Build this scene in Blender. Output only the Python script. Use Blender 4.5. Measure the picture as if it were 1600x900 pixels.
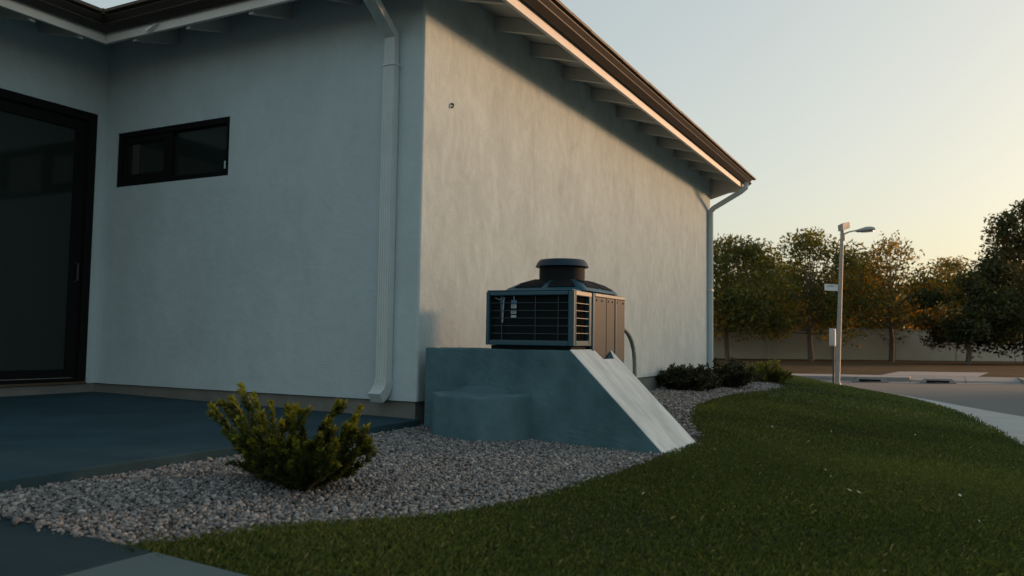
import bpy, bmesh, math, random
import numpy as np
from mathutils import Vector, Matrix

for o in list(bpy.data.objects): bpy.data.objects.remove(o, do_unlink=True)
S = bpy.context.scene
col = S.collection

# ------------------------------------------------------------------ camera
F_PX = 1272.8
YAW, PITCH, ROLL = [math.radians(a) for a in (-27.664, 3.5455, 0.8515)]
CAM = Vector((3.296, -4.853, 0.59))
fw = Vector((math.sin(YAW)*math.cos(PITCH), math.cos(YAW)*math.cos(PITCH), math.sin(PITCH)))
rt = Vector((math.cos(YAW), -math.sin(YAW), 0)); up = rt.cross(fw)
rt2 = math.cos(ROLL)*rt + math.sin(ROLL)*up; up2 = -math.sin(ROLL)*rt + math.cos(ROLL)*up
cd = bpy.data.cameras.new('camera'); cam = bpy.data.objects.new('camera', cd); col.objects.link(cam)
mw = Matrix.Identity(4)
for i in range(3):
    mw[i][0] = rt2[i]; mw[i][1] = up2[i]; mw[i][2] = -fw[i]; mw[i][3] = CAM[i]
cam.matrix_world = mw
cd.sensor_width = 36; cd.lens = F_PX/1600*36
cd.clip_start = .05; cd.clip_end = 2000
cd.dof.use_dof = True; cd.dof.focus_distance = 6.2; cd.dof.aperture_fstop = 3.2
S.camera = cam
S.render.resolution_x = 1024; S.render.resolution_y = 576

# ------------------------------------------------------------------ sky, sun, exposure
SUN_AZ = math.radians(38)      # clockwise from +Y towards +X
SUN_EL = math.radians(6.0)
W = bpy.data.worlds.new('World'); S.world = W; W.use_nodes = True
nt = W.node_tree; bg = nt.nodes['Background']
sky = nt.nodes.new('ShaderNodeTexSky'); sky.sky_type = 'NISHITA'
sky.sun_disc = False; sky.sun_elevation = SUN_EL; sky.sun_rotation = SUN_AZ
sky.air_density = 1.0; sky.dust_density = 3.0; sky.ozone_density = 1.0
gm = nt.nodes.new('ShaderNodeGamma'); gm.inputs[1].default_value = .37                        # hazy, washed-out evening sky: even brightness
nt.links.new(sky.outputs[0], gm.inputs[0])
hs = nt.nodes.new('ShaderNodeHueSaturation'); hs.inputs['Saturation'].default_value = 1.2
nt.links.new(gm.outputs[0], hs.inputs['Color'])
tn = nt.nodes.new('ShaderNodeMix'); tn.data_type = 'RGBA'; tn.blend_type = 'MULTIPLY'; tn.inputs[0].default_value = 1
nt.links.new(hs.outputs[0], tn.inputs[6]); tn.inputs[7].default_value = (.98, 1.0, .955, 1)
nt.links.new(tn.outputs[2], bg.inputs[0]); bg.inputs[1].default_value = 0.15
sd = bpy.data.lights.new('sun', 'SUN'); sd.energy = 1.75; sd.angle = math.radians(10.5); sd.color = (1, .53, .27)
sun = bpy.data.objects.new('sun', sd); col.objects.link(sun)
sdir = Vector((math.sin(SUN_AZ)*math.cos(SUN_EL), math.cos(SUN_AZ)*math.cos(SUN_EL), math.sin(SUN_EL)))
sun.rotation_euler = sdir.to_track_quat('Z', 'Y').to_euler(); sun.location = (30, 30, 20)
S.view_settings.view_transform = 'Standard'; S.view_settings.look = 'None'
S.view_settings.exposure = 1.75; S.view_settings.gamma = 1; S.view_settings.use_curve_mapping = False

# ------------------------------------------------------------------ helpers
RS = np.random.RandomState(7); random.seed(7)

def ray(x, y):
    return rt2*((x-800)/F_PX) - up2*((y-450)/F_PX) + fw
def onz(x, y, z):                     # pixel of the photograph -> point on a level surface
    d = ray(x, y); return CAM + d*((z-CAM.z)/d.z)
def atd(x, y, D): return CAM + ray(x, y)*D

def mat(name, c, rough=.8, metal=0, var=.0, vscale=4, vstretch=(1,1,1), c2=None, bump=0, bscale=60, bdist=.01, spec=.5, bump2=0, b2scale=6, detail=6):
    m = bpy.data.materials.new(name); m.use_nodes = True; n = m.node_tree; p = n.nodes['Principled BSDF']
    p.inputs['Roughness'].default_value = rough; p.inputs['Metallic'].default_value = metal
    p.inputs['Specular IOR Level'].default_value = spec
    p.inputs['Base Color'].default_value = (*c, 1)
    tc = n.nodes.new('ShaderNodeTexCoord')
    if var or c2:
        mp = n.nodes.new('ShaderNodeMapping'); mp.inputs['Scale'].default_value = vstretch
        n.links.new(tc.outputs['Object'], mp.inputs[0])
        ns = n.nodes.new('ShaderNodeTexNoise'); ns.inputs['Scale'].default_value = vscale; ns.inputs['Detail'].default_value = detail
        ns.inputs['Roughness'].default_value = .62
        n.links.new(mp.outputs[0], ns.inputs[0])
        rp = n.nodes.new('ShaderNodeValToRGB'); rp.color_ramp.elements[0].position = .32; rp.color_ramp.elements[1].position = .68
        a = c2 if c2 else tuple(v*(1-var) for v in c)
        rp.color_ramp.elements[0].color = (*a, 1); rp.color_ramp.elements[1].color = (*c, 1)
        n.links.new(ns.outputs[0], rp.inputs[0]); n.links.new(rp.outputs[0], p.inputs['Base Color'])
    prev = None
    for st, sc, ds in ((bump, bscale, bdist), (bump2, b2scale, bdist*3)):
        if st:
            nb = n.nodes.new('ShaderNodeTexNoise'); nb.inputs['Scale'].default_value = sc; nb.inputs['Detail'].default_value = 5
            n.links.new(tc.outputs['Object'], nb.inputs[0])
            b = n.nodes.new('ShaderNodeBump'); b.inputs['Strength'].default_value = st; b.inputs['Distance'].default_value = ds
            n.links.new(nb.outputs[0], b.inputs['Height'])
            if prev: n.links.new(prev.outputs[0], b.inputs['Normal'])
            n.links.new(b.outputs[0], p.inputs['Normal']); prev = b
    return m

def mat_attr(name, stops, rough=.8, attr='rnd', trans=0, tcol=None, spec=.3):
    """colour ramp over a random per-face attribute, optional translucency for leaves"""
    m = bpy.data.materials.new(name); m.use_nodes = True; n = m.node_tree; p = n.nodes['Principled BSDF']
    p.inputs['Roughness'].default_value = rough; p.inputs['Specular IOR Level'].default_value = spec
    at = n.nodes.new('ShaderNodeAttribute'); at.attribute_name = attr
    rp = n.nodes.new('ShaderNodeValToRGB'); e = rp.color_ramp.elements
    while len(e) < len(stops): e.new(.5)
    for k, (pos, c) in enumerate(stops): e[k].position = pos; e[k].color = (*c, 1)
    n.links.new(at.outputs['Fac'], rp.inputs[0]); n.links.new(rp.outputs[0], p.inputs['Base Color'])
    if trans:
        t = n.nodes.new('ShaderNodeBsdfTranslucent'); mx = n.nodes.new('ShaderNodeMixShader'); mx.inputs[0].default_value = trans
        mc = n.nodes.new('ShaderNodeMix'); mc.data_type = 'RGBA'; mc.blend_type = 'MULTIPLY'; mc.inputs[0].default_value = 1
        n.links.new(rp.outputs[0], mc.inputs[6]); mc.inputs[7].default_value = (*(tcol or (1,1,1)), 1)
        n.links.new(mc.outputs[2], t.inputs[0])
        n.links.new(p.outputs[0], mx.inputs[1]); n.links.new(t.outputs[0], mx.inputs[2])
        n.links.new(mx.outputs[0], n.nodes['Material Output'].inputs[0])
    return m

M = {}
def stucco(name, streak, mott):
    m = mat(name, (.485,.60,.645), .92, var=mott, vscale=1.3, vstretch=(1.6,1.6,1.0), detail=10, bump=.75, bscale=130, bdist=.006, bump2=.5, b2scale=7)
    n = m.node_tree; p = n.nodes['Principled BSDF']; src = p.inputs['Base Color'].links[0].from_socket
    tc = [x for x in n.nodes if x.type == 'TEX_COORD'][0]
    mp = n.nodes.new('ShaderNodeMapping'); mp.inputs['Scale'].default_value = (1, 1, .52); n.links.new(tc.outputs['Object'], mp.inputs[0])
    ns = n.nodes.new('ShaderNodeTexNoise'); ns.inputs['Scale'].default_value = 4.6; ns.inputs['Detail'].default_value = 8; ns.inputs['Distortion'].default_value = 1.3; ns.inputs['Roughness'].default_value = .66
    n.links.new(mp.outputs[0], ns.inputs[0])
    mr = n.nodes.new('ShaderNodeMapRange'); mr.inputs[1].default_value = .3; mr.inputs[2].default_value = .72; mr.inputs[3].default_value = 1-streak; mr.inputs[4].default_value = 1+streak*.8
    n.links.new(ns.outputs[0], mr.inputs[0])
    mx = n.nodes.new('ShaderNodeMix'); mx.data_type = 'RGBA'; mx.blend_type = 'MULTIPLY'; mx.inputs[0].default_value = 1
    n.links.new(src, mx.inputs[6]); n.links.new(mr.outputs[0], mx.inputs[7]); n.links.new(mx.outputs[2], p.inputs['Base Color'])
    # trowelled relief follows the same strokes
    bp = n.nodes.new('ShaderNodeBump'); bp.inputs['Strength'].default_value = .35 if streak > .1 else .12; bp.inputs['Distance'].default_value = .012
    n.links.new(ns.outputs[0], bp.inputs['Height']); old = p.inputs['Normal'].links[0].from_socket; n.links.new(old, bp.inputs['Normal']); n.links.new(bp.outputs[0], p.inputs['Normal'])
    return m
M['stucco'] = stucco('stucco', .04, .13)
M['stucco_rough'] = stucco('stucco_rough', .13, .14)
M['foundation'] = mat('foundation', (.19,.20,.19), .9, var=.25, vscale=5, bump=.4, bscale=50)
M['trim'] = mat('trim_paint', (.60,.60,.58), .55, var=.12, vscale=6, vstretch=(1,1,1), bump=.1, bscale=40)
M['soffit'] = mat('soffit_paint', (.46,.48,.46), .75, var=.1, vscale=5)
M['gutter'] = mat('gutter_metal', (.050,.044,.038), .5, metal=.2, var=.2, vscale=9)
M['tile'] = mat('roof_tile', (.13,.10,.075), .7, var=.35, vscale=7, bump=.3, bscale=40)
M['spout'] = mat('downspout_paint', (.50,.575,.60), .42, var=.08, vscale=8)
M['frame'] = mat('black_frame', (.006,.006,.007), .7, spec=.15)
M['glass'] = mat('dark_glass', (.013,.020,.019), .09, spec=.5)
M['blind'] = mat('blind', (.045,.042,.038), .5)
M['wood'] = mat('threshold_wood', (.11,.075,.045), .6, var=.3, vscale=20)
M['sticker'] = mat('sticker', (.45,.62,.62), .5)
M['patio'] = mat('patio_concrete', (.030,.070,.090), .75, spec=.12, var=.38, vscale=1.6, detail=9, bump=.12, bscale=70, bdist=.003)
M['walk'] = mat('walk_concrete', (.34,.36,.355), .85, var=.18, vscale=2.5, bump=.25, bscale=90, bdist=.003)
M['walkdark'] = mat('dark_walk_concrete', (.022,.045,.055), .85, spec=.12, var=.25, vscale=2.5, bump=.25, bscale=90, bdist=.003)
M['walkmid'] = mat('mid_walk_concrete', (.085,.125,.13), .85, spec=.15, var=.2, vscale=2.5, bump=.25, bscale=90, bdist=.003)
M['kerb'] = mat('kerb_concrete', (.22,.22,.215), .85, var=.2, vscale=2.5, bump=.25, bscale=60, bdist=.004)
M['road'] = mat('asphalt', (.085,.095,.095), .85, var=.2, vscale=.6, vstretch=(1,4,1), bump=.3, bscale=120, bdist=.004)
M['dirt'] = mat('dirt', (.085,.058,.030), .95, spec=.05, c2=(.042,.028,.016), vscale=.7, bump=.5, bscale=12, bdist=.05)
M['soil'] = mat('soil_under_gravel', (.10,.095,.09), .95, var=.4, vscale=30)
M['turf'] = mat('turf_base', (.030,.045,.014), .95, c2=(.018,.026,.009), vscale=8)
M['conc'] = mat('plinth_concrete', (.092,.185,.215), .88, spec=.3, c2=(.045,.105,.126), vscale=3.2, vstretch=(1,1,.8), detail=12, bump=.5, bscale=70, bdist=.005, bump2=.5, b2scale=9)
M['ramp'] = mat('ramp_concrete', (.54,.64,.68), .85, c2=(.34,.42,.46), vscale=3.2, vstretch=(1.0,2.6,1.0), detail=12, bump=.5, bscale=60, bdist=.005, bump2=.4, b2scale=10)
M['ac_blue'] = mat('cabinet_blue', (.012,.075,.115), .36, metal=.1, var=.12, vscale=8)
M['ac_dark'] = mat('cabinet_dark', (.004,.007,.009), .7, spec=.15)
M['ac_panel'] = mat('cabinet_panel', (.030,.042,.052), .5, metal=.2, spec=.3, var=.12, vscale=5)
M['ac_edge'] = mat('cabinet_edge', (.24,.24,.23), .4, metal=.3)
M['ac_navy'] = mat('stack_navy', (.006,.026,.046), .45, spec=.3)
M['wire'] = mat('grille_wire', (.05,.09,.095), .45, metal=.4)
M['wire2'] = mat('grille_bar', (.17,.18,.175), .45, metal=.3)
M['pipe'] = mat('pipe_insulation', (.22,.27,.28), .6)
M['tag'] = mat('tag_white', (.35,.42,.46), .6)
M['tagblue'] = mat('tag_blue', (.07,.16,.28), .5)
M['bark'] = mat('bark', (.16,.125,.095), .9, var=.4, vscale=6, vstretch=(3,3,.6), bump=.5, bscale=20)
M['stem'] = mat('stem', (.075,.055,.035), .9)
M['wall'] = mat('boundary_block', (.56,.52,.43), .9, var=.15, vscale=1.2, bump=.3, bscale=20)
M['pole'] = mat('pole_metal', (.34,.33,.31), .6, metal=.1, var=.15, vscale=6)
M['lampgrey'] = mat('lamp_head', (.30,.31,.30), .5, metal=.2)
M['lens'] = mat('lamp_lens', (.25,.25,.22), .25)
M['sign'] = mat('sign_white', (.66,.68,.70), .5)
M['ink'] = mat('sign_ink', (.10,.16,.16), .6)
M['postblue'] = mat('post_blue', (.03,.05,.075), .5)
M['boxgrey'] = mat('box_grey', (.46,.46,.46), .5)
M['iron'] = mat('iron', (.03,.03,.03), .6)
M['farwall'] = mat('far_house_wall', (.55,.56,.56), .8)
M['farroof'] = mat('far_house_roof', (.13,.10,.085), .8)
M['litter'] = mat('petal', (.55,.52,.42), .8)

class MB:
    def __init__(s): s.v = []; s.f = []
    def add(s, vs, fs):
        b = len(s.v); s.v += [tuple(v) for v in vs]; s.f += [tuple(b+i for i in f) for f in fs]; return s
    def box(s, a, b):
        x0,y0,z0 = a; x1,y1,z1 = b
        return s.add([(x0,y0,z0),(x1,y0,z0),(x1,y1,z0),(x0,y1,z0),(x0,y0,z1),(x1,y0,z1),(x1,y1,z1),(x0,y1,z1)],
                     [(3,2,1,0),(4,5,6,7),(0,1,5,4),(1,2,6,5),(2,3,7,6),(3,0,4,7)])
    def sweep(s, rings, closed=True, caps=True):
        n = len(rings[0]); b = len(s.v)
        for r in rings: s.v += [tuple(p) for p in r]
        for i in range(len(rings)-1):
            for j in range(n if closed else n-1):
                k = (j+1) % n
                s.f.append((b+i*n+j, b+i*n+k, b+(i+1)*n+k, b+(i+1)*n+j))
        if caps and closed:
            s.f.append(tuple(b+j for j in reversed(range(n)))); s.f.append(tuple(b+(len(rings)-1)*n+j for j in range(n)))
        return s
    def tube(s, pts, rad, n=8, caps=True):
        pts = [Vector(p) for p in pts]; rings = []
        rad = rad if isinstance(rad, (list, tuple)) else [rad]*len(pts)
        for i, p in enumerate(pts):
            t = (pts[min(i+1, len(pts)-1)] - pts[max(i-1, 0)]).normalized()
            a = Vector((0,0,1)) if abs(t.z) < .9 else Vector((1,0,0))
            u = t.cross(a).normalized(); w = t.cross(u)
            rings.append([p + (u*math.cos(q) + w*math.sin(q))*rad[i] for q in (2*math.pi*k/n for k in range(n))])
        return s.sweep(rings, True, caps)
    def lathe(s, prof, c, n=40, caps=True):
        rings = [[(c[0]+r*math.cos(2*math.pi*k/n), c[1]+r*math.sin(2*math.pi*k/n), z) for k in range(n)] for r, z in prof]
        return s.sweep(rings, True, caps)
    def build(s, name, m, parent=None, smooth=False, bevel=0, loc=None):
        me = bpy.data.meshes.new(name); me.from_pydata(s.v, [], s.f)
        bm = bmesh.new(); bm.from_mesh(me); bmesh.ops.recalc_face_normals(bm, faces=bm.faces); bm.to_mesh(me); bm.free()
        me.materials.append(M[m] if isinstance(m, str) else m)
        o = bpy.data.objects.new(name, me); col.objects.link(o)
        if parent: o.parent = parent
        if loc: o.location = loc
        if smooth:
            me.shade_smooth()
            try: me.set_sharp_from_angle(angle=math.radians(40))
            except Exception: pass
        if bevel:
            b = o.modifiers.new('bevel', 'BEVEL'); b.width = bevel; b.segments = 2; b.limit_method = 'ANGLE'
        return o

def box(name, a, b, m, parent=None, bevel=0): return MB().box(a, b).build(name, m, parent, bevel=bevel)
def empty(name, loc=(0,0,0)):
    o = bpy.data.objects.new(name, None); col.objects.link(o); o.empty_display_size = .1; return o   # origin kept at world zero; parts in world space
def tag(o, label, cat, group=None):
    o['label'] = label; o['category'] = cat
    if group: o['group'] = group
    return o
def struct(o): o['kind'] = 'structure'; return o
def stuff(o): o['kind'] = 'stuff'; return o

def np_mesh(name, verts, faces_flat, nper, m, rnd=None, parent=None):
    """fast mesh from arrays, nper = verts per face (constant)"""
    me = bpy.data.meshes.new(name); nf = len(faces_flat)//nper
    me.vertices.add(len(verts)); me.vertices.foreach_set('co', np.asarray(verts, np.float32).ravel())
    me.loops.add(nf*nper); me.loops.foreach_set('vertex_index', np.asarray(faces_flat, np.int32))
    me.polygons.add(nf); me.polygons.foreach_set('loop_start', np.arange(0, nf*nper, nper, dtype=np.int32))
    me.polygons.foreach_set('loop_total', np.full(nf, nper, np.int32))
    me.update(calc_edges=True)
    if rnd is not None:
        a = me.attributes.new('rnd', 'FLOAT', 'FACE'); a.data.foreach_set('value', np.asarray(rnd, np.float32))
    me.materials.append(M[m] if isinstance(m, str) else m)
    o = bpy.data.objects.new(name, me); col.objects.link(o)
    if parent: o.parent = parent
    return o

def catmull(P, k=6):
    P = [np.array(p, float) for p in P]; out = []
    for i in range(len(P)-1):
        p0 = P[max(i-1,0)]; p1 = P[i]; p2 = P[i+1]; p3 = P[min(i+2,len(P)-1)]
        for t in np.arange(k)/k:
            out.append(.5*((2*p1)+(-p0+p2)*t+(2*p0-5*p1+4*p2-p3)*t*t+(-p0+3*p1-3*p2+p3)*t**3))
    out.append(P[-1]); return np.array(out)
def dist_poly(xy, poly):
    d = np.full(len(xy), 1e9)
    for a, b in zip(poly[:-1], poly[1:]):
        ab = b-a; t = np.clip(((xy-a)@ab)/(ab@ab), 0, 1); d = np.minimum(d, np.hypot(*(xy-(a+t[:,None]*ab)).T))
    return d
def inside(xy, poly):
    r = np.zeros(len(xy), bool); x, y = xy.T; n = len(poly); j = n-1
    for i in range(n):
        xi, yi = poly[i]; xj, yj = poly[j]
        c = ((yi > y) != (yj > y)) & (x < (xj-xi)*(y-yi)/(yj-yi+1e-12)+xi); r ^= c; j = i
    return r
def ss(a, b, x):
    t = np.clip((np.asarray(x, float)-a)/(b-a), 0, 1); return t*t*(3-2*t)

# ------------------------------------------------------------------ ground shapes
G = catmull([(1.02,-3.14),(1.13,-2.96),(1.24,-2.66),(1.46,-2.36),(1.62,-2.12),(1.71,-1.79),(1.79,-1.30),(1.82,-.55),(1.84,-.10),(1.84,.62),
             (1.77,1.05),(1.44,1.93),(1.12,3.3),(.96,5.0),(1.04,6.4),(1.12,8.2),(.9,9.3),(.2,9.8),(-1.5,10.0)], 6)          # gravel / lawn edge
Ez = [(-3.14,-.22),(0,-.30),(4.5,-.38),(18,-.50)]
def z_out(y): return np.interp(y, [a for a,_ in Ez], [b for _,b in Ez])
Ep = []
for (x, y), z in zip(((1600,697),(1560,672),(1500,644),(1440,626),(1350,610),(1300,603),(1262,600)), (-.38,-.395,-.42,-.44,-.47,-.485,-.50)):
    p = onz(x, y, z); Ep.append((p.x, p.y))
E_ = catmull([(4.62,-3.33),(4.60,-1.2),(4.5,1.2)] + Ep + [(-1.6, Ep[-1][1]+1.4)], 6)                                        # lawn / pavement edge
LAWN = np.vstack([G, E_[::-1]])
GRAV = np.vstack([[(.06,-3.14)], G, [(-1.5,8.36),(.0,8.36),(.0,.0),(.06,-.02)]])
def zg(xy):
    xy = np.asarray(xy, float).reshape(-1, 2)
    base = -.03 - .055*ss(0, 1.75, xy[:,0]) - .03*ss(3, 9, xy[:,1])
    d = dist_poly(xy, E_); k = np.clip(1-d/2.9, 0, 1)**1.6
    w = base*(1-k) + z_out(xy[:,1])*k
    # the gravel strip itself stays level
    return w

def sheet(name, poly, m, dz, step=.25, edge=True):
    """fills a polygon with a grid clipped to its outline, following the ground height"""
    bm = bmesh.new()
    vs = [bm.verts.new((x, y, 0)) for x, y in poly]; bm.faces.new(vs)
    x0, y0 = poly.min(0); x1, y1 = poly.max(0)
    for x in np.arange(x0+step, x1, step):
        bmesh.ops.bisect_plane(bm, geom=bm.verts[:]+bm.edges[:]+bm.faces[:], plane_co=(x,0,0), plane_no=(1,0,0))
    for y in np.arange(y0+step, y1, step):
        bmesh.ops.bisect_plane(bm, geom=bm.verts[:]+bm.edges[:]+bm.faces[:], plane_co=(0,y,0), plane_no=(0,1,0))
    bmesh.ops.triangulate(bm, faces=bm.faces[:])
    z = zg([(v.co.x, v.co.y) for v in bm.verts])
    for v, h in zip(bm.verts, z): v.co.z = h+dz
    me = bpy.data.meshes.new(name); bmesh.ops.recalc_face_normals(bm, faces=bm.faces); bm.to_mesh(me); bm.free()
    if me.polygons[0].normal.z < 0: me.flip_normals()
    me.materials.append(M[m]); me.shade_smooth(); o = bpy.data.objects.new(name, me); col.objects.link(o); return o

# big earth sheet, road, verge
ROADZ = -.56
struct(MB().add([(-400,-400,-.80),(400,-400,-.80),(400,400,-.80),(-400,400,-.80)], [(0,1,2,3)]).build('ground', 'dirt'))
def FC(x): return 21.9 + .42*x                    # far kerb line
road = MB(); xs = np.linspace(-45, 70, 47)
rings = []
for x in xs: rings.append([(x, max(-60, -60), ROADZ), (x, FC(x)+.3, ROADZ)])
struct(MB().sweep(rings, closed=False, caps=False).build('road', 'road'))
lawn = struct(sheet('lawn', LAWN, 'turf', -.012)); gravb = struct(sheet('gravel_bed', GRAV, 'soil', -.020, .3))
# house lot under the building and beyond, so nothing floats
struct(MB().box((-40,8.6,-.70),(-1.5,20.0,-.20)).build('back_yard', 'turf'))

# verge + far pavement
ver = MB(); rings = []
for x in xs: rings.append([(x, FC(x)+1.75, -.425), (x, FC(x)+8, -.41), (x, FC(x)+22, -.45), (x, FC(x)+30, -.46), (x, 400, -.46)])
struct(MB().sweep(rings, closed=False, caps=False).build('verge', 'dirt'))
fp = empty('far_pavement'); struct(fp)
k = 0
for x in np.arange(-14, 24, 1.5):
    def q(xx, off, z): return (xx, FC(xx)+off, z)
    a, b = x+.006, x+1.494
    drive = 1.4 < x < 4.6
    zt = -.42 if not drive else -.50
    MB().add([q(a,.16,zt),q(b,.16,zt),q(b,1.74,-.42),q(a,1.74,-.42),q(a,.16,-.7),q(b,.16,-.7),q(b,1.74,-.7),q(a,1.74,-.7)],
             [(0,1,2,3),(7,6,5,4),(0,4,5,1),(1,5,6,2),(2,6,7,3),(3,7,4,0)]).build('paving_slab', 'kerb', fp, bevel=.006)
    zk = -.415 if not drive else -.515
    MB().add([q(a,0,zk-.01),q(b,0,zk-.01),q(b,.155,zk),q(a,.155,zk),q(a,-.02,-.7),q(b,-.02,-.7),q(b,.155,-.7),q(a,.155,-.7)],
             [(0,1,2,3),(7,6,5,4),(0,4,5,1),(1,5,6,2),(2,6,7,3),(3,7,4,0)]).build('kerb_stone', 'kerb', fp, bevel=.015)
    MB().add([q(a,-.62,-.554),q(b,-.62,-.554),q(b,-.025,-.548),q(a,-.025,-.548)], [(0,1,2,3)]).build('gutter_slab', 'kerb', fp)
dr = MB().add([(1.6,FC(1.6)+1.75,-.417),(4.4,FC(4.4)+1.75,-.417),(4.9,FC(4.4)+6.2,-.400),(2.0,FC(1.6)+5.6,-.400)], [(0,1,2,3)])
struct(dr.build('driveway', 'kerb'))
for nm, x0, x1, lab in (('kerb_wedge', 0.95, 1.95, 'low dark wedge at the far kerb, nearest the lamp post'),
                        ('kerb_wedge', 2.75, 3.75, 'low dark wedge at the far kerb in front of the driveway')):
    e = empty(nm); tag(e, lab, 'drain', 'dark wedges at the far kerb')  # low dark wedge from the gutter up to the kerb
    MB().add([(x0,FC(x0)-.62,-.546),(x1,FC(x1)-.62,-.546),(x1-.12,FC(x1-.12)-.03,-.44),(x0+.12,FC(x0+.12)-.03,-.44),
              (x0,FC(x0)-.62,-.60),(x1,FC(x1)-.62,-.60),(x1-.12,FC(x1-.12)-.03,-.60),(x0+.12,FC(x0+.12)-.03,-.60)],
             [(0,1,2,3),(7,6,5,4),(0,4,5,1),(1,5,6,2),(2,6,7,3),(3,7,4,0)]).build('hood', 'iron', e, bevel=.01)
    MB().box((x0+.2,FC(x0)-.50,-.53),(x1-.2,FC(x0)-.40,-.47)).build('wedge_bar', 'ac_dark', e)

# near curved pavement along the lawn: slabs between lawn edge and outer edge
np_ = empty('curved_pavement'); struct(np_)
acc = np.concatenate([[0], np.cumsum(np.hypot(*np.diff(E_, axis=0).T))])
def E_at(s): return np.array([np.interp(s, acc, E_[:,0]), np.interp(s, acc, E_[:,1])])
ss_ = 0.0
while ss_ < acc[-1]-1.6:
    pts_i, pts_o = [], []
    for s in np.linspace(ss_+.006, ss_+1.494, 4):
        p = E_at(s); t = E_at(min(s+.05, acc[-1]))-E_at(max(s-.05, 0)); t /= np.hypot(*t); nrm = np.array([t[1], -t[0]])
        wdt = 1.25 - .85*float(ss(9.5, 15.5, s)); z = float(z_out(p[1]))
        pi = p-nrm*.03; po = p+nrm*wdt
        pts_i.append((*pi, z-.005)); pts_o.append((*po, z-.02))
    n4 = len(pts_i); top = pts_i + pts_o[::-1]; bot = [(x, y, -.72) for x, y, z in top]
    N = len(top); f = [tuple(range(N)), tuple(range(2*N-1, N-1, -1))] + [(i, (i+1)%N, N+(i+1)%N, N+i) for i in range(N)]
    MB().add(top+bot, f).build('paving_slab', 'walk', np_, bevel=.008)
    ss_ += 1.5
# front walk by the camera: slabs
fwk = empty('front_walk'); struct(fwk)
for x0 in (-6.32,-4.82,-3.32,-1.82,-.32,1.18,2.68):
    a, b = x0+.006, x0+1.494
    za, zb = [float(zg([(min(x,3.2), -3.14)])[0])+.005 for x in (a, b)]
    za, zb = (-.045, -.066) if -1 < x0 < 1 else ((-.045, -.045) if x0 < 0 else ((-.066, -.085) if x0 < 2 else (-.085, -.12)))
    ya, yb = [(-3.105 if x < 1.1 else -3.12-.058*(x-1.02)) for x in (a, b)]
    MB().add([(a,-5.2,za),(b,-5.2,zb),(b,yb,zb),(a,ya,za),(a,-5.2,-.7),(b,-5.2,-.7),(b,yb,-.7),(a,ya,-.7)],
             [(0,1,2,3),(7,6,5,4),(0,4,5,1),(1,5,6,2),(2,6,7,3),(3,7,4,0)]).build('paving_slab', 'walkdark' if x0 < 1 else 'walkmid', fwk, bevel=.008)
# patio slab
def zp(x): return .012 - .012*x
pt = MB().add([(-3.5,-3.10,zp(-3.5)),(.05,-3.10,zp(.05)),(.05,-.02,zp(.05)),(-3.5,-.02,zp(-3.5)),(-3.5,-3.10,-.4),(.05,-3.10,-.4),(.05,-.02,-.4),(-3.5,-.02,-.4)],
              [(0,1,2,3),(7,6,5,4),(0,4,5,1),(1,5,6,2),(2,6,7,3),(3,7,4,0)])
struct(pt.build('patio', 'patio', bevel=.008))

# ------------------------------------------------------------------ house
H = empty('house'); tag(H, 'cream stucco single-storey house with exposed rafters and dark gutters', 'house')
XI, YE, SB = -3.53, 8.40, .13                 # inner corner x, far end y, stucco base
WT = 3.55
def wall_grid(name, axis, const, u0, u1, v0, v1, holes, thick, m):
    """wall panel in plane x=const or y=const with rectangular openings and reveals"""
    us = sorted({u0, u1, *[h[0] for h in holes], *[h[1] for h in holes]}); vs = sorted({v0, v1, *[h[2] for h in holes], *[h[3] for h in holes]})
    def P(u, v, d): return (const+d, u, v) if axis == 'x' else (u, const+d, v)
    mb = MB(); isin = lambda u, v: any(h[0] < u < h[1] and h[2] < v < h[3] for h in holes)
    for i in range(len(us)-1):
        for j in range(len(vs)-1):
            if isin((us[i]+us[i+1])/2, (vs[j]+vs[j+1])/2): continue
            for d in (0, thick):
                mb.add([P(us[i],vs[j],d),P(us[i+1],vs[j],d),P(us[i+1],vs[j+1],d),P(us[i],vs[j+1],d)], [(0,1,2,3)])
    for a, b, c, d_ in holes + [(u0,u1,v0,v1)]:
        for (p, q) in (((a,c),(b,c)),((b,c),(b,d_)),((b,d_),(a,d_)),((a,d_),(a,c))):
            mb.add([P(*p,0),P(*q,0),P(*q,thick),P(*p,thick)], [(0,1,2,3)])
    me = bpy.data.meshes.new(name); me.from_pydata(mb.v, [], mb.f)
    bm = bmesh.new(); bm.from_mesh(me); bmesh.ops.remove_doubles(bm, verts=bm.verts, dist=1e-4); bmesh.ops.recalc_face_normals(bm, faces=bm.faces); bm.to_mesh(me); bm.free()
    me.materials.append(M[m]); o = bpy.data.objects.new(name, me); col.objects.link(o); o.parent = H; return o
WIN = (-3.365,-1.94,1.915,2.415)
# front-left wall (y=0), bullnosed into the long wall (x=0)
wall_grid('wall', 'y', 0, XI-.06, -.02, SB, WT, [WIN], .14, 'stucco')
wall_grid('wall', 'x', 0, .02, YE, SB, WT, [], -.14, 'stucco_rough')
cn = MB(); arc = [(-.02+.02*math.cos(a), .02+.02*math.sin(a)) for a in np.linspace(-math.pi/2, 0, 6)] + [(-.02,.02)]
cn.sweep([[(x,y,z) for x,y in arc] for z in (SB, WT)]).build('wall_corner', 'stucco', H, smooth=True)
DOOR = (-2.60,-.085,.13,2.59)
wall_grid('wall', 'x', XI, -6.0, -.001, SB, WT, [DOOR], -.14, 'stucco')
wall_grid('wall', 'y', YE-.001, -8, -.142, SB, WT, [], -.14, 'stucco')
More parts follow.
